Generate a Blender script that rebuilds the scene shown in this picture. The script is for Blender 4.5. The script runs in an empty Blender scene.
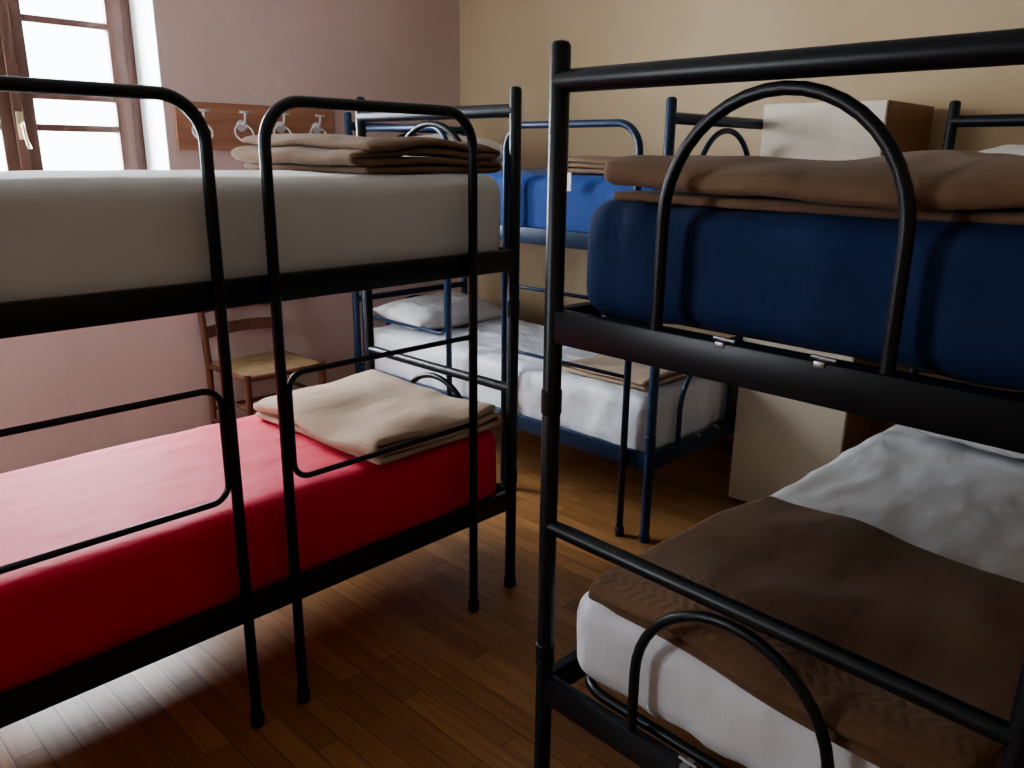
import bpy, bmesh, math
from mathutils import Vector, Matrix, noise
S = bpy.context.scene
COL = S.collection
S.view_settings.look = 'AgX - Medium High Contrast'

# ------------------------------------------------------------------ materials
def mat(name, base, rough=0.6, **kw):
    m = bpy.data.materials.new(name); m.use_nodes = True
    nt = m.node_tree; b = nt.nodes['Principled BSDF']
    b.inputs['Base Color'].default_value = (*base, 1)
    b.inputs['Roughness'].default_value = rough
    for k, v in kw.items():
        b.inputs[k.replace('_', ' ')].default_value = v
    return m
def node(m, t, **kw):
    n = m.node_tree.nodes.new(t)
    for k, v in kw.items():
        setattr(n, k, v)
    return n
def link(m, a, b): m.node_tree.links.new(a, b)
def add_var(m, base, base2, scale, detail=4, stretch=(1,1,1), lo=0.35, hi=0.65):
    b = m.node_tree.nodes['Principled BSDF']
    tc = node(m, 'ShaderNodeTexCoord'); mp = node(m, 'ShaderNodeMapping')
    mp.inputs['Scale'].default_value = stretch
    nz = node(m, 'ShaderNodeTexNoise'); nz.inputs['Scale'].default_value = scale; nz.inputs['Detail'].default_value = detail
    cr = node(m, 'ShaderNodeValToRGB')
    cr.color_ramp.elements[0].position = lo; cr.color_ramp.elements[1].position = hi
    cr.color_ramp.elements[0].color = (*base, 1); cr.color_ramp.elements[1].color = (*base2, 1)
    link(m, tc.outputs['Object'], mp.inputs['Vector']); link(m, mp.outputs[0], nz.inputs['Vector'])
    link(m, nz.outputs['Fac'], cr.inputs[0]); link(m, cr.outputs[0], b.inputs['Base Color'])
    return tc, mp, nz, cr
def chain_bump(m, bp):
    b = m.node_tree.nodes['Principled BSDF']
    if b.inputs['Normal'].is_linked:
        prev = b.inputs['Normal'].links[0].from_socket
        link(m, prev, bp.inputs['Normal'])
    link(m, bp.outputs[0], b.inputs['Normal'])
def add_bump(m, scale, strength, dist=0.01, kind='noise', stretch=(1,1,1), detail=4):
    tc = node(m, 'ShaderNodeTexCoord'); mp = node(m, 'ShaderNodeMapping'); mp.inputs['Scale'].default_value = stretch
    link(m, tc.outputs['Object'], mp.inputs['Vector'])
    if kind == 'noise':
        n = node(m, 'ShaderNodeTexNoise'); n.inputs['Scale'].default_value = scale; n.inputs['Detail'].default_value = detail; out = n.outputs['Fac']
    elif kind == 'voronoi':
        n = node(m, 'ShaderNodeTexVoronoi'); n.inputs['Scale'].default_value = scale; out = n.outputs['Distance']
    else:
        n = node(m, 'ShaderNodeTexWave'); n.inputs['Scale'].default_value = scale; n.inputs['Distortion'].default_value = 1.0; out = n.outputs['Fac']
    link(m, mp.outputs[0], n.inputs['Vector'])
    bp = node(m, 'ShaderNodeBump'); bp.inputs['Strength'].default_value = strength; bp.inputs['Distance'].default_value = dist
    link(m, out, bp.inputs['Height'])
    chain_bump(m, bp)
def woven_border(m, x0, x1):
    """raised ladder-weave border of the wool blanket between local x0..x1"""
    tc = node(m, 'ShaderNodeTexCoord'); sp = node(m, 'ShaderNodeSeparateXYZ'); link(m, tc.outputs['Object'], sp.inputs[0])
    def M(op, a, b=None):
        n = node(m, 'ShaderNodeMath', operation=op)
        for i, v in enumerate((a, b)):
            if v is None: continue
            if isinstance(v, (int, float)): n.inputs[i].default_value = v
            else: link(m, v, n.inputs[i])
        return n.outputs[0]
    mask = M('MULTIPLY', M('GREATER_THAN', sp.outputs[0], x0), M('LESS_THAN', sp.outputs[0], x1))
    c = M('MULTIPLY', sp.outputs[0], 2*math.pi/.045)
    # zig-zag ribs, gentle
    a = M('SINE', M('ADD', M('MULTIPLY', sp.outputs[1], 230), M('MULTIPLY', M('SINE', c), 1.8)))
    h = M('MULTIPLY', mask, M('ADD', M('MULTIPLY', a, .5), M('MULTIPLY', M('COSINE', c), .5)))
    bp = node(m, 'ShaderNodeBump'); bp.inputs['Strength'].default_value = .45; bp.inputs['Distance'].default_value = .003
    link(m, h, bp.inputs['Height']); chain_bump(m, bp)

def cloth(name, c1, c2, rough=0.9, wr=0.5, fine=0.3, sheen=0.05):
    m = mat(name, c1, rough)
    m.node_tree.nodes['Principled BSDF'].inputs['Sheen Weight'].default_value = sheen
    add_var(m, c1, c2, 3.0)
    add_bump(m, 7, wr, 0.02, stretch=(1, 1.8, 1), detail=3)
    add_bump(m, 350, fine, 0.002)
    return m
M_metal = mat('dark_navy_enamel', (.0035, .008, .013), .38)
add_bump(M_metal, 60, .05, .002)
M_metal2 = mat('blue_enamel', (.007, .030, .078), .38)
add_bump(M_metal2, 60, .05, .002)
M_rubber = mat('black_plastic', (.01, .01, .011), .55); add_bump(M_rubber, 200, .1, .001)
M_steel = mat('galvanised_steel', (.40, .40, .40), .4, Metallic=1.0); add_bump(M_steel, 80, .1, .001)
M_slat = mat('slat_steel', (.03, .03, .035), .5, Metallic=.3); add_bump(M_slat, 80, .1, .001)
M_white = cloth('white_sheet', (.72, .75, .81), (.79, .82, .87), .55, .8, .12)
M_grey = cloth('grey_white_sheet', (.64, .655, .67), (.71, .725, .74), .85, .25, .15)
M_red = cloth('red_sheet', (.68, .018, .065), (.76, .032, .09), .65, .3, .15)
M_navy = cloth('navy_sheet', (.004, .022, .09), (.006, .031, .12), .85, .5, .2)
M_royal = cloth('royal_blue_sheet', (.006, .047, .22), (.009, .062, .27), .8, .4, .2)
M_terry = cloth('terry_cover', (.68, .70, .74), (.75, .77, .80), .85, .45, .2)
add_bump(M_terry, 260, .25, .003, 'voronoi')
M_pillow = cloth('pillow_cotton', (.66, .66, .66), (.74, .74, .73), .85, .6, .15)
def blanket_mat(name, c1, c2):
    m = cloth(name, c1, c2, 1.0, .4, .6, .08)
    add_bump(m, 22, .14, .004, 'wave', stretch=(1, 1, 1))
    return m
M_brown = blanket_mat('brown_wool', (.13, .070, .038), (.18, .10, .057))
woven_border(M_brown, -.33, -.20)
M_brown2 = blanket_mat('tan_wool', (.18, .112, .070), (.245, .158, .102))
M_beige = blanket_mat('beige_wool', (.47, .35, .25), (.57, .44, .325))

def wall_mat(name, c1, c2):
    m = mat(name, c1, .92); add_var(m, c1, c2, 1.3, 6)
    add_bump(m, 16, .25, .012); add_bump(m, 120, .15, .003); return m
M_pink = wall_mat('mauve_plaster', (.60, .475, .445), (.66, .53, .50))
M_tan = wall_mat('ochre_plaster', (.54, .43, .28), (.60, .48, .33))
M_ceil = wall_mat('ceiling_paint', (.52, .49, .44), (.57, .54, .49))
M_reveal = wall_mat('white_reveal', (.80, .80, .80), (.86, .86, .86))
def wood(name, c1, c2, rough=.45, axis=(1, 12, 12), scale=2.5):
    m = mat(name, c1, rough); add_var(m, c1, c2, scale, 6, axis); add_bump(m, scale*2, .15, .003, stretch=axis); return m
M_winwood = wood('window_brown_wood', (.075, .035, .025), (.12, .06, .042), .5, (12, 12, 1))
M_board = wood('rack_wood', (.32, .16, .10), (.42, .22, .14), .45, (1, 12, 12))
M_chair = wood('chair_wood', (.10, .04, .025), (.16, .065, .035), .4, (10, 10, 1))
M_cabwood = wood('cabinet_wood', (.20, .10, .05), (.29, .15, .08), .4, (10, 10, 1))
M_cream = mat('cream_laminate', (.60, .54, .43), .4); add_var(M_cream, (.68, .62, .50), (.73, .67, .55), 2); add_bump(M_cream, 90, .05, .001)
M_rush = mat('rush_straw', (.42, .27, .11), .8); add_var(M_rush, (.25, .16, .075), (.40, .27, .13), 12, 3, (1, 6, 1)); add_bump(M_rush, 40, .8, .01, 'wave')
M_paper = mat('white_paper', (.8, .8, .8), .8); add_bump(M_paper, 100, .05, .001)
M_hook = mat('white_enamel_hooks', (.62, .62, .63), .35); add_bump(M_hook, 100, .05, .001)
M_brass = mat('brass_handle', (.6, .5, .35), .35, Metallic=1.0); add_bump(M_brass, 100, .05, .001)

# glass
M_glass = bpy.data.materials.new('window_glass'); M_glass.use_nodes = True
nt = M_glass.node_tree; nt.nodes.clear()
o = nt.nodes.new('ShaderNodeOutputMaterial'); mx = nt.nodes.new('ShaderNodeMixShader'); tr = nt.nodes.new('ShaderNodeBsdfTransparent'); gl = nt.nodes.new('ShaderNodeBsdfGlossy')
gl.inputs['Roughness'].default_value = .03; mx.inputs[0].default_value = .06
nt.links.new(tr.outputs[0], mx.inputs[1]); nt.links.new(gl.outputs[0], mx.inputs[2]); nt.links.new(mx.outputs[0], o.inputs[0])

# floor
M_floor = mat('strip_parquet', (.2, .1, .05), .36)
def build_floor():
    m = M_floor; b = m.node_tree.nodes['Principled BSDF']
    tc = node(m, 'ShaderNodeTexCoord'); mp = node(m, 'ShaderNodeMapping'); mp.inputs['Rotation'].default_value = (0, 0, math.pi/2)
    br = node(m, 'ShaderNodeTexBrick'); br.offset = .37; br.offset_frequency = 2
    br.inputs['Scale'].default_value = 1; br.inputs['Brick Width'].default_value = .52; br.inputs['Row Height'].default_value = .07
    br.inputs['Mortar Size'].default_value = .0010; br.inputs['Bias'].default_value = 0
    br.inputs['Color1'].default_value = (.46, .25, .108, 1); br.inputs['Color2'].default_value = (.30, .150, .062, 1); br.inputs['Mortar'].default_value = (.06, .03, .015, 1)
    link(m, tc.outputs['Object'], mp.inputs[0]); link(m, mp.outputs[0], br.inputs['Vector'])
    mp2 = node(m, 'ShaderNodeMapping'); mp2.inputs['Scale'].default_value = (30, 1.6, 1)
    nz = node(m, 'ShaderNodeTexNoise'); nz.inputs['Scale'].default_value = 2; nz.inputs['Detail'].default_value = 8
    link(m, tc.outputs['Object'], mp2.inputs[0]); link(m, mp2.outputs[0], nz.inputs['Vector'])
    mixn = node(m, 'ShaderNodeMix', data_type='RGBA', blend_type='MULTIPLY'); mixn.inputs[0].default_value = .55
    cr = node(m, 'ShaderNodeValToRGB'); cr.color_ramp.elements[0].position = .3; cr.color_ramp.elements[1].position = .7
    cr.color_ramp.elements[0].color = (.5, .5, .5, 1); cr.color_ramp.elements[1].color = (1.25, 1.2, 1.1, 1)
    link(m, nz.outputs['Fac'], cr.inputs[0])
    link(m, br.outputs['Color'], mixn.inputs[6]); link(m, cr.outputs[0], mixn.inputs[7]); link(m, mixn.outputs[2], b.inputs['Base Color'])
    bp = node(m, 'ShaderNodeBump'); bp.inputs['Strength'].default_value = .3; bp.inputs['Distance'].default_value = .002; bp.invert = True
    link(m, br.outputs['Fac'], bp.inputs['Height']); link(m, bp.outputs[0], b.inputs['Normal'])
build_floor()

# ------------------------------------------------------------------ mesh helpers
def obj_from_bm(bm, name, m, parent=None, smooth=True, M=None):
    me = bpy.data.meshes.new(name)
    bmesh.ops.recalc_face_normals(bm, faces=bm.faces[:])
    bm.to_mesh(me); bm.free()
    if smooth:
        me.polygons.foreach_set('use_smooth', [True]*len(me.polygons))
    o = bpy.data.objects.new(name, me); COL.objects.link(o)
    if m: me.materials.append(m)
    if parent: o.parent = parent
    if M is not None: o.matrix_world = M
    return o
def empty(name, M=Matrix.Identity(4)):
    e = bpy.data.objects.new(name, None); COL.objects.link(e); e.matrix_world = M; e.empty_display_size = .1
    return e
def sharp(o, ang=35):
    me = o.data
    try: me.set_sharp_from_angle(angle=math.radians(ang))
    except Exception: pass
def box(bm, x0, x1, y0, y1, z0, z1, bev=0.003):
    r = bmesh.ops.create_cube(bm, size=1)
    vs = r['verts']
    for v in vs:
        v.co = Vector(((x0+x1)/2 + v.co.x*(x1-x0), (y0+y1)/2 + v.co.y*(y1-y0), (z0+z1)/2 + v.co.z*(z1-z0)))
    if bev > 0:
        es = list({e for v in vs for e in v.link_edges})
        bmesh.ops.bevel(bm, geom=es, offset=bev, segments=2, affect='EDGES', profile=.5)
def round_path(pts, rad, n=8):
    pts = [Vector(p) for p in pts]; out = [pts[0]]
    for i in range(1, len(pts)-1):
        p = pts[i]; a = (pts[i-1]-p); b = (pts[i+1]-p)
        r = min(rad, a.length*.49, b.length*.49)
        a.normalize(); b.normalize()
        ang = a.angle(b)
        if ang > math.pi-.02: out.append(p); continue
        d = r
        rr = d*math.tan(ang/2)
        c = p + (a+b).normalized()*(rr/math.sin(ang/2))
        s = p+a*d; e = p+b*d
        vs = s-c; ve = e-c; tot = vs.angle(ve); ax = vs.cross(ve).normalized()
        for k in range(n+1):
            out.append(c + Matrix.Rotation(tot*k/n, 3, ax) @ vs)
    out.append(pts[-1]); return out
def sweep(bm, pts, r, seg=14, closed=False, caps=True, flat=1.0):
    pts = [Vector(p) for p in pts]; n = len(pts); rings = []
    t0 = (pts[1]-pts[0]).normalized()
    up = Vector((0, 0, 1)) if abs(t0.z) < .9 else Vector((1, 0, 0))
    nrm = (up - t0*up.dot(t0)).normalized(); prev = t0
    for i in range(n):
        if closed: t = (pts[(i+1) % n]-pts[i-1]).normalized()
        elif i == 0: t = t0
        elif i == n-1: t = (pts[-1]-pts[-2]).normalized()
        else: t = ((pts[i+1]-pts[i]).normalized()+(pts[i]-pts[i-1]).normalized()).normalized()
        q = prev.rotation_difference(t); nrm = q @ nrm; nrm = (nrm - t*nrm.dot(t)).normalized(); prev = t
        bn = t.cross(nrm)
        rad = r[i] if isinstance(r, (list, tuple)) else r
        rings.append([bm.verts.new(pts[i] + (nrm*math.cos(2*math.pi*k/seg)+bn*math.sin(2*math.pi*k/seg)*flat)*rad) for k in range(seg)])
    m = n if closed else n-1
    for i in range(m):
        A = rings[i]; B = rings[(i+1) % n]
        for k in range(seg):
            bm.faces.new((A[k], A[(k+1) % seg], B[(k+1) % seg], B[k]))
    if caps and not closed:
        bm.faces.new(rings[0]); bm.faces.new(rings[-1])

def lat(h, r, n):
    a = [-h, -h+r*.25, -h+r*.6, -h+r]
    for i in range(1, n): a.append(-h+r + (2*h-2*r)*i/n)
    return a + [h-r, h-r*.6, h-r*.25, h]
def mattress(name, M, x0, x1, y0, y1, z0, z1, m, r=.05, amp=.004, seed=0, wr=3.0, crown=.0, sag=0):
    hx, hy, hz = (x1-x0)/2, (y1-y0)/2, (z1-z0)/2
    X = lat(hx, r, 70); Y = lat(hy, r, 34); Z = lat(hz, r, 6)
    bm = bmesh.new(); V = {}
    nx, ny, nz = len(X), len(Y), len(Z)
    def gv(i, j, k):
        if (i, j, k) in V: return V[(i, j, k)]
        p = Vector((X[i], Y[j], Z[k]))
        q = Vector((max(-hx+r, min(hx-r, p.x)), max(-hy+r, min(hy-r, p.y)), max(-hz+r, min(hz-r, p.z))))
        d = p-q; dn = d.normalized()
        p = q + dn*r
        s = Vector((p.x*wr*.6+seed, p.y*wr+seed*2, p.z*wr*.5))
        f = noise.noise(s)*amp*1.5 + (1-abs(noise.noise(s*2.3))*2)*amp*.8
        f += (1-abs(noise.noise(s*5.1+Vector((3, 1, 2))))*2)*amp*.25
        p = p + dn*f
        if p.z > 0: p.z += crown*(1-(p.x/hx)**2)*(1-(p.y/hy)**2)
        if p.z < 0: p.z -= sag*(.5+noise.noise(Vector((p.x*4+seed, p.y*4, 0))))*(-p.z/hz)
        v = bm.verts.new(p); V[(i, j, k)] = v; return v
    for i in range(nx-1):
        for j in range(ny-1):
            for k in (0, nz-1):
                bm.faces.new((gv(i, j, k), gv(i+1, j, k), gv(i+1, j+1, k), gv(i, j+1, k)))
    for i in range(nx-1):
        for k in range(nz-1):
            for j in (0, ny-1):
                bm.faces.new((gv(i, j, k), gv(i+1, j, k), gv(i+1, j, k+1), gv(i, j, k+1)))
    for j in range(ny-1):
        for k in range(nz-1):
            for i in (0, nx-1):
                bm.faces.new((gv(i, j, k), gv(i, j+1, k), gv(i, j+1, k+1), gv(i, j, k+1)))
    c = Vector(((x0+x1)/2, (y0+y1)/2, (z0+z1)/2))
    o = obj_from_bm(bm, name, m, None, True, M @ Matrix.Translation(c))
    return o
def pillow(name, M, c, lx, ly, h, m, seed=0, rz=0, tilt=0):
    bm = bmesh.new(); n = 28; mm = 36
    rows = {}
    for side in (1, -1):
        for i in range(n+1):
            for j in range(mm+1):
                a = -1+2*i/n; b = -1+2*j/mm
                if side == -1 and (i in (0, n) or j in (0, mm)):
                    rows[(side, i, j)] = rows[(1, i, j)]; continue
                e = max(0, (1-abs(a)**2.6))**.55*max(0, (1-abs(b)**3.2))**.5
                pinch = 1-.06*(1-abs(a)**2)*abs(b)**4-.0
                pinch2 = 1-.08*(1-abs(b)**2)*abs(a)**4
                z = side*h/2*e*(.85 if side < 0 else 1)
                z += noise.noise(Vector((a*2+seed, b*2.5, side)))*.018*e + noise.noise(Vector((a*6+seed, b*5, side)))*.005*e
                rows[(side, i, j)] = bm.verts.new((a*lx/2*pinch2, b*ly/2*pinch, z))
        for i in range(n):
            for j in range(mm):
                f = [rows[(side, i, j)], rows[(side, i+1, j)], rows[(side, i+1, j+1)], rows[(side, i, j+1)]]
                try: bm.faces.new(f)
                except Exception: pass
    T = M @ Matrix.Translation(Vector(c)) @ Matrix.Rotation(rz, 4, 'Z') @ Matrix.Rotation(tilt, 4, 'Y')
    return obj_from_bm(bm, name, m, None, True, T)
def blanket(name, M, c, lx, ly, layers, m, step=.022, th=.017, seed=0, rz=0, amp=.01, jit=.014, droopy=None, soft=.25):
    """serpentine folded blanket. profile along x (fold lines parallel to y)."""
    bm = bmesh.new(); prof = []
    nl = 24; top = max(1, layers-1)*step
    for L in range(layers):
        j0 = noise.noise(Vector((L*3.1+seed, 1, 0)))*jit*2; j1 = noise.noise(Vector((L*2.7+seed, 5, 0)))*jit*2
        xs = [(-lx/2+j0)+(lx+j1-j0)*i/nl for i in range(nl+1)]
        if L % 2: xs.reverse()
        for x in xs: prof.append((x, L*step, L))
        if L < layers-1:
            sgn = 1 if L % 2 == 0 else -1; xe = xs[-1]
            for k in range(1, 6):
                a = math.pi*k/6
                prof.append((xe+sgn*math.sin(a)*step*.8, L*step+step*(1-math.cos(a))/2, L+k/6))
    ny = 36; grid = []
    for (x, z, L) in prof:
        row = []
        for j in range(ny+1):
            t = -1+2*j/ny
            w = ly/2 + noise.noise(Vector((L*1.7+seed, x*3, 3)))*jit
            y = t*w
            sk = noise.noise(Vector((y*2.5+seed*3, L*.9, 7)))*jit*1.4
            ed = max(abs(x)/(lx/2), abs(t)); ed = min(1, ed)
            zz = z*(1-soft*ed**7)
            hi = z/top
            zz += (noise.noise(Vector((x*4+seed, y*4, L*.06)))+.35)*amp*(.25+hi) + noise.noise(Vector((x*10+seed, y*10, L*.15)))*amp*.3*hi
            xx = x+sk
            zz += th/2+.002
            p = Vector((xx, y, zz))
            if droopy:
                for (ax, lim, sg) in droopy:   # bend downward past lim
                    v = p[ax]*sg
                    if v > lim:
                        d = v-lim; R = .05+p.z
                        a = min(d/R, math.pi/2*.95); ex = max(0, d-R*math.pi/2*.95)
                        p[ax] = sg*(lim+math.sin(a)*R + ex*.05)
                        p.z = p.z - R*(1-math.cos(a)) - ex
            row.append(bm.verts.new(p))
        grid.append(row)
    for i in range(len(grid)-1):
        for j in range(ny):
            bm.faces.new((grid[i][j], grid[i+1][j], grid[i+1][j+1], grid[i][j+1]))
    R = Matrix.Rotation(rz, 4, 'Z')
    o = obj_from_bm(bm, name, m, None, True, M @ Matrix.Translation(Vector(c)) @ R)
    s = o.modifiers.new('thick', 'SOLIDIFY'); s.thickness = th; s.offset = 0
    s = o.modifiers.new('sub', 'SUBSURF'); s.levels = 1; s.render_levels = 1
    return o

# ------------------------------------------------------------------ bunk frame
Z_TOP, Z_UP, Z_MID, Z_LOW, H = 1.63, 1.175, .74, .34, 1.70
def bunk(M, L, W, metal, hoops=(), hoop_side=0, sdz=-.020):
    root = empty('bunk_bed', M)
    for i, (x, y) in enumerate(((0, 0), (0, W), (L, 0), (L, W))):
        bm = bmesh.new()
        sweep(bm, [(x, y, .0), (x, y, .03), (x, y, .031), (x, y, 1.69), (x, y, 1.697), (x, y, 1.70)], [.022, .022, .019, .019, .015, .006], 18)
        for z in (.40, .99):
            sweep(bm, [(x, y, z), (x, y, z+.003), (x, y, z+.05), (x, y, z+.053)], [.019, .0215, .0215, .019], 18)
        p = obj_from_bm(bm, 'post_%d' % (i+1), metal, root); sharp(p)
    for e, x in enumerate((0, L)):
        bm = bmesh.new()
        sweep(bm, [(x, 0, Z_TOP), (x, W, Z_TOP)], .0205, 16)
        sweep(bm, [(x, 0, Z_MID), (x, W, Z_MID)], .0165, 16)
        box(bm, x-.014, x+.014, .01, W-.01, Z_UP-.034, Z_UP+.034, .006)
        box(bm, x-.014, x+.014, .01, W-.01, Z_LOW-.034, Z_LOW+.034, .006)
        c = W/2; a = .2
        for zb, zt in ((Z_UP+.02, 1.598), (Z_LOW+.02, .706)):
            pts = [(x, c-a, zb), (x, c-a, zt-a)]
            for k in range(1, 20):
                t = math.pi*k/20; pts.append((x, c-a*math.cos(t), zt-a+a*math.sin(t)))
            pts += [(x, c+a, zt-a), (x, c+a, zb)]
            sweep(bm, pts, .0105, 14)
        p = obj_from_bm(bm, 'end_frame_%d' % (e+1), metal, root); sharp(p)
    bm = bmesh.new()
    for y in (0, W):
        for z in (Z_UP, Z_LOW):
            box(bm, .01, L-.01, y-.014, y+.014, z-.034, z+.034, .006)
    p = obj_from_bm(bm, 'side_rails', metal, root); sharp(p)
    bm = bmesh.new()
    for z in (Z_UP, Z_LOW):
        zz = z+sdz-.002
        loop = round_path([(L/2, .045, zz), (.05, .045, zz), (.05, W-.045, zz), (L-.05, W-.045, zz), (L-.05, .045, zz), (L/2, .045, zz)], .09)[:-1]
        sweep(bm, loop, .012, 10, closed=True)
    p = obj_from_bm(bm, 'base_tubes', metal, root)
    bm = bmesh.new()
    for z in (Z_UP, Z_LOW):
        n = 15
        for i in range(n):
            x = .14+(L-.28)*i/(n-1)
            box(bm, x-.022, x+.022, .05, W-.05, z+sdz, z+sdz+.010, .002)
    p = obj_from_bm(bm, 'slats', M_slat, root); sharp(p)
    bm = bmesh.new()
    for x in (0, L):
        s = 1 if x == 0 else -1
        for z in (Z_UP, Z_LOW):
            for y in (W*.38, W*.57):
                box(bm, x-.0165, x+.0165, y-.009, y+.009, z+.025, z+.0355, .002)
                sweep(bm, [(x-.0, y-.02, z+.036), (x-.0, y+.02, z+.038)], .0035, 8)
    p = obj_from_bm(bm, 'rail_clips', M_steel, root); sharp(p)
    if hoops:
        yo = -.028 if hoop_side == 0 else W+.028
        yr = 0 if hoop_side == 0 else W
        for i, (a, b) in enumerate(hoops):
            bm = bmesh.new()
            sweep(bm, round_path([(a, yo, .025), (a, yo, 1.615), (b, yo, 1.615), (b, yo, .025)], .10, 12), .0140, 16)
            if i == 0: pts = [(a, yo, .958), (b-.02, yo, .958), (b-.02, yo, .672), (a, yo, .672)]
            else: pts = [(b, yo, .958), (a+.02, yo, .958), (a+.02, yo, .672), (b, yo, .672)]
            sweep(bm, round_path(pts, .045, 8), .008, 10)
            for x in (a, b):
                for z in (Z_UP, Z_LOW):
                    sweep(bm, [(x, yr, z), (x, yo, z)], .010, 10)
            obj_from_bm(bm, 'guard_hoop_%d' % (i+1), metal, root)
            bm = bmesh.new()
            for x in (a, b):
                sweep(bm, [(x, yo, 0), (x, yo, .005), (x, yo, .035), (x, yo, .04)], [.017, .019, .019, .0155], 14)
            obj_from_bm(bm, 'hoop_feet_%d' % (i+1), M_rubber, root)
    return root
MU, MLW = Z_UP-.009, Z_LOW-.009
# --- left bunk
ML = Matrix.Translation((-.035, 1.79, 0))
LL, WL = 1.903, .80
bunk(ML, LL, WL, M_metal, [(.225, .889), (1.032, 1.696)], 0)
mattress('mattress', ML, .035, LL-.021, .020, WL-.02, MU, 1.436, M_grey, seed=1, crown=.006)
mattress('mattress', ML, .035, LL-.025, .022, WL-.02, MLW, .60, M_red, seed=2, crown=.006, amp=.004)
# --- right bunk
WR, LR = .895, 2.02
ang = math.radians(-2.3)
MR = Matrix.Translation((1.183, 1.022, 0)) @ Matrix.Rotation(ang, 4, 'Z') @ Matrix.Translation((0, -WR, 0))
bunk(MR, LR, WR, M_metal, sdz=.018)
mattress('mattress', MR, .045, LR-.045, .022, WR-.03, Z_UP+.034, 1.415, M_navy, seed=3, r=.045, amp=.006, crown=.006, sag=.008, wr=4)
mattress('mattress', MR, .045, LR-.045, .022, WR-.03, Z_LOW+.030, .575, M_terry, seed=4, r=.055, amp=.008, crown=.008, wr=4)
# --- back bunk (long side along Y)
W3, L3 = .80, 1.93
M3 = Matrix.Translation((3.30, 1.645, 0)) @ Matrix.Rotation(math.pi/2, 4, 'Z')
bunk(M3, L3, W3, M_metal2, [(.105, .775), (1.145, 1.815)], 1)
mattress('mattress', M3, .035, L3-.04, .022, W3-.022, MU, 1.42, M_royal, seed=5, crown=.006)
mattress('mattress', M3, .035, L3-.04, .022, W3-.022, MLW, .585, M_white, seed=6, amp=.012, crown=.01, wr=6)

# ------------------------------------------------------------------ bedding
blanket('folded_blanket', ML, (1.635, .41, 1.440), .50, .68, 4, M_brown2, step=.027, th=.019, seed=1, amp=.016, jit=.02)
blanket('folded_blanket', ML, (1.60, .36, .606), .52, .68, 3, M_beige, step=.028, th=.020, seed=7, rz=.03, amp=.018, jit=.02)
blanket('folded_blanket', MR, (.325, WR/2-.015, 1.414), .53, .77, 3, M_brown2, step=.028, th=.018, seed=9, amp=.018, jit=.022, soft=.2, droopy=[(0, .25, -1)])
pillow('pillow', MR, (1.74, WR/2, 1.485), .36, .62, .12, M_pillow, 1)
blanket('folded_blanket', MR, (.375, WR/2-.03, .587), .70, .80, 2, M_brown, step=.024, th=.018, seed=12, rz=-.07, amp=.018, jit=.018, droopy=[(0, .28, -1)])
pillow('pillow', MR, (1.74, WR/2, .645), .36, .62, .12, M_pillow, 2)
pillow('pillow', M3, (1.66, W3/2+.03, .665), .40, .66, .14, M_pillow, 3, tilt=-.12)
blanket('folded_blanket', M3, (.30, W3/2, .597), .42, .66, 2, M_beige, step=.022, seed=15)
blanket('folded_blanket', M3, (.36, W3/2, 1.428), .46, .66, 3, M_brown2, step=.022, seed=18)
pillow('pillow', M3, (1.62, W3/2, 1.505), .42, .64, .17, M_pillow, 4)
bm = bmesh.new(); box(bm, -.0007, .0007, -.018, .018, -.035, .035, 0)
obj_from_bm(bm, 'paper_tag', M_paper, None, False, Matrix.Translation((2.480, 2.09, 1.40)))

# ------------------------------------------------------------------ cabinet
def cabinet():
    root = empty('storage_cabinet', Matrix.Translation((3.12, 1.14, 0)))
    d, w, h = .50, .48, 1.705
    bm = bmesh.new()
    box(bm, .018, d, 0, .018, .0, h, .002); box(bm, .018, d, w-.018, w, .0, h, .002)
    box(bm, .018, d, .018, w-.018, h-.018, h, .001); box(bm, .03, d, .018, w-.018, .05, .068, .001)
    box(bm, d-.01, d, .018, w-.018, .05, h-.018, .001); box(bm, .04, .055, .018, w-.018, 0, .05, .001)
    for z in (.45, .87, 1.28): box(bm, .03, d-.01, .018, w-.018, z, z+.018, .001)
    o = obj_from_bm(bm, 'carcass', M_cabwood, root, False)
    bm = bmesh.new()
    box(bm, 0, .017, .002, w-.002, .012, .86, .003); box(bm, 0, .017, .002, w-.002, .866, h-.001, .003)
    o = obj_from_bm(bm, 'doors', M_cream, root, False)
    bm = bmesh.new()
    for z in (.7, 1.05):
        sweep(bm, [(0, .05, z), (-.012, .05, z), (-.014, .05, z), (-.024, .05, z)], [.006, .006, .013, .011], 14)
    obj_from_bm(bm, 'knobs', M_steel, root)
cabinet()

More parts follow.
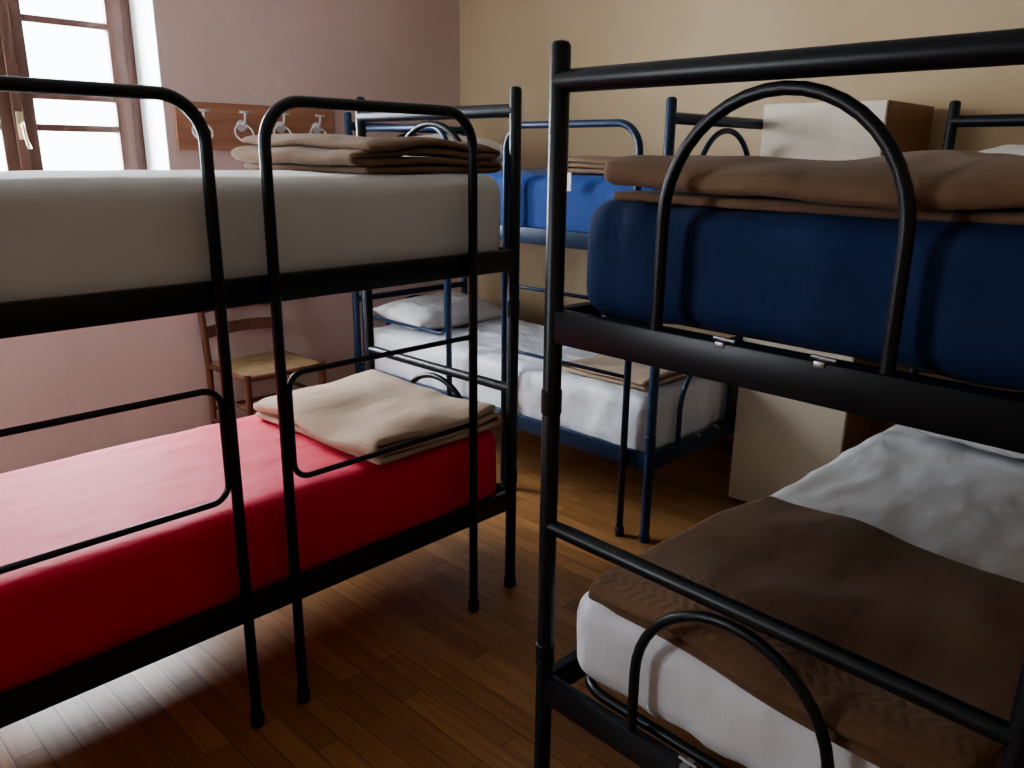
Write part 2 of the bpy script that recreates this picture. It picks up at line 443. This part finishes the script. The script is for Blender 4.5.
# ------------------------------------------------------------------ chair
def chair():
    root = empty('rush_seat_chair', Matrix.Translation((1.80, 3.50, 0)))
    w, d, hs = .42, .40, .45
    bm = bmesh.new()
    for x in (.0, w):
        sweep(bm, [(x, 0, 0), (x, 0, hs+.01)], [.015, .018], 12)
        sweep(bm, [(x, d, 0), (x, d, hs), (x, d+.03, .70), (x, d+.055, .92)], [.015, .018, .017, .013], 12)
        for z in (.14, .28): sweep(bm, [(x, 0, z), (x, d, z)], .010, 10)
        sweep(bm, [(x, 0, hs-.015), (x, d, hs-.015)], .014, 10)
    for z in (.12, .24): sweep(bm, [(0, 0, z+.04), (w, 0, z+.04)], .010, 10)
    sweep(bm, [(0, d, .2), (w, d, .2)], .010, 10)
    for y in (0, d): sweep(bm, [(0, y, hs-.015), (w, y, hs-.015)], .014, 10)
    for z, y in ((.60, d+.016), (.73, d+.032), (.86, d+.047)):
        pts = [(w*t, y+.018*math.sin(math.pi*t), z+.012*math.sin(math.pi*t)) for t in [i/10 for i in range(11)]]
        vs = []
        for p in pts:
            vs.append([bm.verts.new((p[0], p[1]+dy, p[2]+dz)) for dy, dz in ((-.006, -.03), (.006, -.03), (.006, .03), (-.006, .03))])
        for i in range(len(vs)-1):
            for k in range(4):
                bm.faces.new((vs[i][k], vs[i][(k+1) % 4], vs[i+1][(k+1) % 4], vs[i+1][k]))
        bm.faces.new(vs[0]); bm.faces.new(vs[-1])
    sharp(obj_from_bm(bm, 'chair_frame', M_chair, root))
    bm = bmesh.new(); n = 24; g = {}
    for s in (1, -1):
        for i in range(n+1):
            for j in range(n+1):
                a = -1+2*i/n; b = -1+2*j/n
                if s == -1 and (i in (0, n) or j in (0, n)): g[(s, i, j)] = g[(1, i, j)]; continue
                mm = max(abs(a), abs(b)); z = .016*(1-mm**8)**.5 - .006*(1-mm) + .0015*math.sin(mm*60)
                g[(s, i, j)] = bm.verts.new((w/2+a*(w/2+.01), d/2+b*(d/2+.01), hs-.008+s*z))
        for i in range(n):
            for j in range(n):
                bm.faces.new((g[(s, i, j)], g[(s, i+1, j)], g[(s, i+1, j+1)], g[(s, i, j+1)]))
    obj_from_bm(bm, 'woven_seat', M_rush, root)
chair()

# ------------------------------------------------------------------ coat rack
def rack():
    root = empty('coat_rack', Matrix.Translation((1.79, 3.998, 1.505)))
    w, h = .90, .225
    bm = bmesh.new(); box(bm, 0, w, -.020, 0, 0, h, .004)
    obj_from_bm(bm, 'board', M_board, root, False)
    for i in range(4):
        x = .12+i*.22
        bm = bmesh.new()
        sweep(bm, [(x, -.018, .12), (x, -.024, .12), (x, -.026, .12)], [.03, .03, .022], 20)
        loop = []
        for k in range(20):
            t = 2*math.pi*k/20
            loop.append((x+.05*math.cos(t), -.040+.015*math.sin(t), .085+.042*math.sin(t)))
        sweep(bm, loop, .0055, 8, closed=True)
        sweep(bm, round_path([(x, -.02, .13), (x, -.055, .13), (x, -.065, .185)], .03), .006, 8)
        sweep(bm, [(x-.03, -.065, .185), (x+.03, -.065, .185)], .006, 8)
        obj_from_bm(bm, 'hook_%d' % (i+1), M_hook, root)
rack()

# ------------------------------------------------------------------ room shell
X0, X1, Y0, Y1, HC = -1.5, 3.66, -1.4, 4.0, 2.9
def slab(name, m, *boxes):
    bm = bmesh.new()
    for b in boxes: box(bm, *b, 0)
    return obj_from_bm(bm, name, m, None, False)
slab('floor', M_floor, (X0-.3, X1+.15, Y0-.15, Y1+.35, -.1, 0))
slab('ceiling', M_ceil, (X0-.3, X1+.15, Y0-.15, Y1+.35, HC, HC+.1))
slab('wall_right', M_tan, (X1, X1+.15, Y0-.15, Y1, 0, HC))
slab('wall_front', M_tan, (X0, X1, Y0-.15, Y0, 0, HC))
WX0, WX1, WZ0, WZ1 = .62, 1.75, .98, 2.45
slab('wall_back', M_pink, (X0-.3, WX0, Y1, Y1+.35, 0, HC), (WX1, X1+.15, Y1, Y1+.35, 0, HC), (WX0, WX1, Y1, Y1+.35, 0, WZ0), (WX0, WX1, Y1, Y1+.35, WZ1, HC))
LY0, LY1 = 2.3, 3.3
slab('wall_left', M_pink, (X0-.3, X0, Y0, LY0, 0, HC), (X0-.3, X0, LY1, Y1, 0, HC), (X0-.3, X0, LY0, LY1, 0, WZ0), (X0-.3, X0, LY0, LY1, WZ1, HC))
def skirting(name, *b):
    slab(name, M_cabwood, b)
skirting('baseboard_right', X1-.015, X1-.001, Y0+.02, Y1-.02, .001, .08)
skirting('baseboard_back', X0+.02, X1-.02, Y1-.015, Y1-.001, .001, .08)

def window(name, M, w, z0, z1, depth=.27):
    root = empty(name, M); h = z1-z0
    bm = bmesh.new(); t = .006
    box(bm, w-t, w-.0005, .001, depth+.02, z0, z1, 0); box(bm, .0005, t, .001, depth+.02, z0, z1, 0)
    box(bm, t, w-t, .001, depth+.02, z1-t, z1-.0005, 0); box(bm, t, w-t, -.02, depth+.02, z0+.0005, z0+.02, .003)
    obj_from_bm(bm, 'reveal_lining', M_reveal, root, False)
    bm = bmesh.new(); y0, y1 = depth-.06, depth-.01
    f = .050
    box(bm, t, t+f, y0, y1, z0+.02, z1-t, .004); box(bm, w-t-f, w-t, y0, y1, z0+.02, z1-t, .004)
    box(bm, t+f, w-t-f, y0, y1, z1-t-f, z1-t, .004); box(bm, t+f, w-t-f, y0, y1, z0+.02, z0+.02+f, .004)
    ins = []
    for a, b in ((t+f, w/2), (w/2, w-t-f)):
        s = .075; ya, yb = y0-.02, y1-.015
        za, zb = z0+.02+f, z1-t-f
        box(bm, a+.001, a+s, ya, yb, za, zb, .006); box(bm, b-s, b-.001, ya, yb, za, zb, .006)
        box(bm, a+s, b-s, ya, yb, zb-s, zb, .006); box(bm, a+s, b-s, ya, yb, za, za+s+.02, .006)
        for z in (1.595, 1.735, 2.06): box(bm, a+s, b-s, ya+.008, yb-.008, z-.016, z+.016, .004)
        ins.append((a+s, b-s, za, zb))
    box(bm, w/2-.022, w/2+.022, y0-.035, y0-.018, z0+.07, z1-.06, .006)
    sharp(obj_from_bm(bm, 'sash_frames', M_winwood, root, False))
    bm = bmesh.new()
    for a, b, za, zb in ins: box(bm, a-.005, b+.005, depth-.045, depth-.041, za, zb, 0)
    obj_from_bm(bm, 'panes', M_glass, root, False)
    bm = bmesh.new(); yh = y0-.036
    sweep(bm, [(w/2, yh+.001, 1.60), (w/2, yh-.035, 1.60)], .008, 10)
    sweep(bm, round_path([(w/2, yh-.035, 1.615), (w/2+.0, yh-.04, 1.56), (w/2+.015, yh-.035, 1.50)], .03), [.007]*1+[.007]*9+[.010], 10)
    box(bm, w/2-.014, w/2+.014, yh-.004, yh+.001, 1.54, 1.66, .002)
    obj_from_bm(bm, 'handle', M_brass, root)
window('window_1', Matrix.Translation((WX0, Y1, 0)), WX1-WX0, WZ0, WZ1, .32)
window('window_2', Matrix.Translation((X0, LY0, 0)) @ Matrix.Rotation(math.pi/2, 4, 'Z'), LY1-LY0, WZ0, WZ1)

# ------------------------------------------------------------------ light
w = bpy.data.worlds.new('overcast_sky'); S.world = w; w.use_nodes = True
bg = w.node_tree.nodes['Background']; bg.inputs[0].default_value = (.84, .92, 1, 1); bg.inputs[1].default_value = 8
def area(name, loc, rot, sx, sy, p, col=(.88, .94, 1)):
    l = bpy.data.lights.new(name, 'AREA'); l.shape = 'RECTANGLE'; l.size = sx; l.size_y = sy; l.energy = p; l.color = col
    o = bpy.data.objects.new(name, l); COL.objects.link(o); o.location = loc; o.rotation_euler = rot
area('daylight_back', ((WX0+WX1)/2, Y1+.5, (WZ0+WZ1)/2+.15), (math.radians(-90), 0, 0), 1.5, 1.8, 430)
area('daylight_side', (X0-.45, (LY0+LY1)/2, (WZ0+WZ1)/2+.15), (math.radians(90), 0, math.radians(-90)), 1.4, 1.8, 185)

# ------------------------------------------------------------------ camera
cd = bpy.data.cameras.new('camera'); cam = bpy.data.objects.new('camera', cd); COL.objects.link(cam)
cd.sensor_width = 36; cd.lens = 800/1024*36; cd.clip_start = .02
az = math.radians(43.8); p = math.radians(16); roll = .012
hf = Vector((math.cos(az), math.sin(az), 0)); r0 = Vector((math.sin(az), -math.cos(az), 0))
f = hf*math.cos(p) - Vector((0, 0, 1))*math.sin(p); u0 = r0.cross(f)
cr = (r0+u0*roll).normalized(); cu = (u0-r0*roll).normalized()
Mx = Matrix((cr, cu, -f)).transposed().to_4x4(); Mx.translation = (0, 0, 1.5)
cam.matrix_world = Mx
S.camera = cam
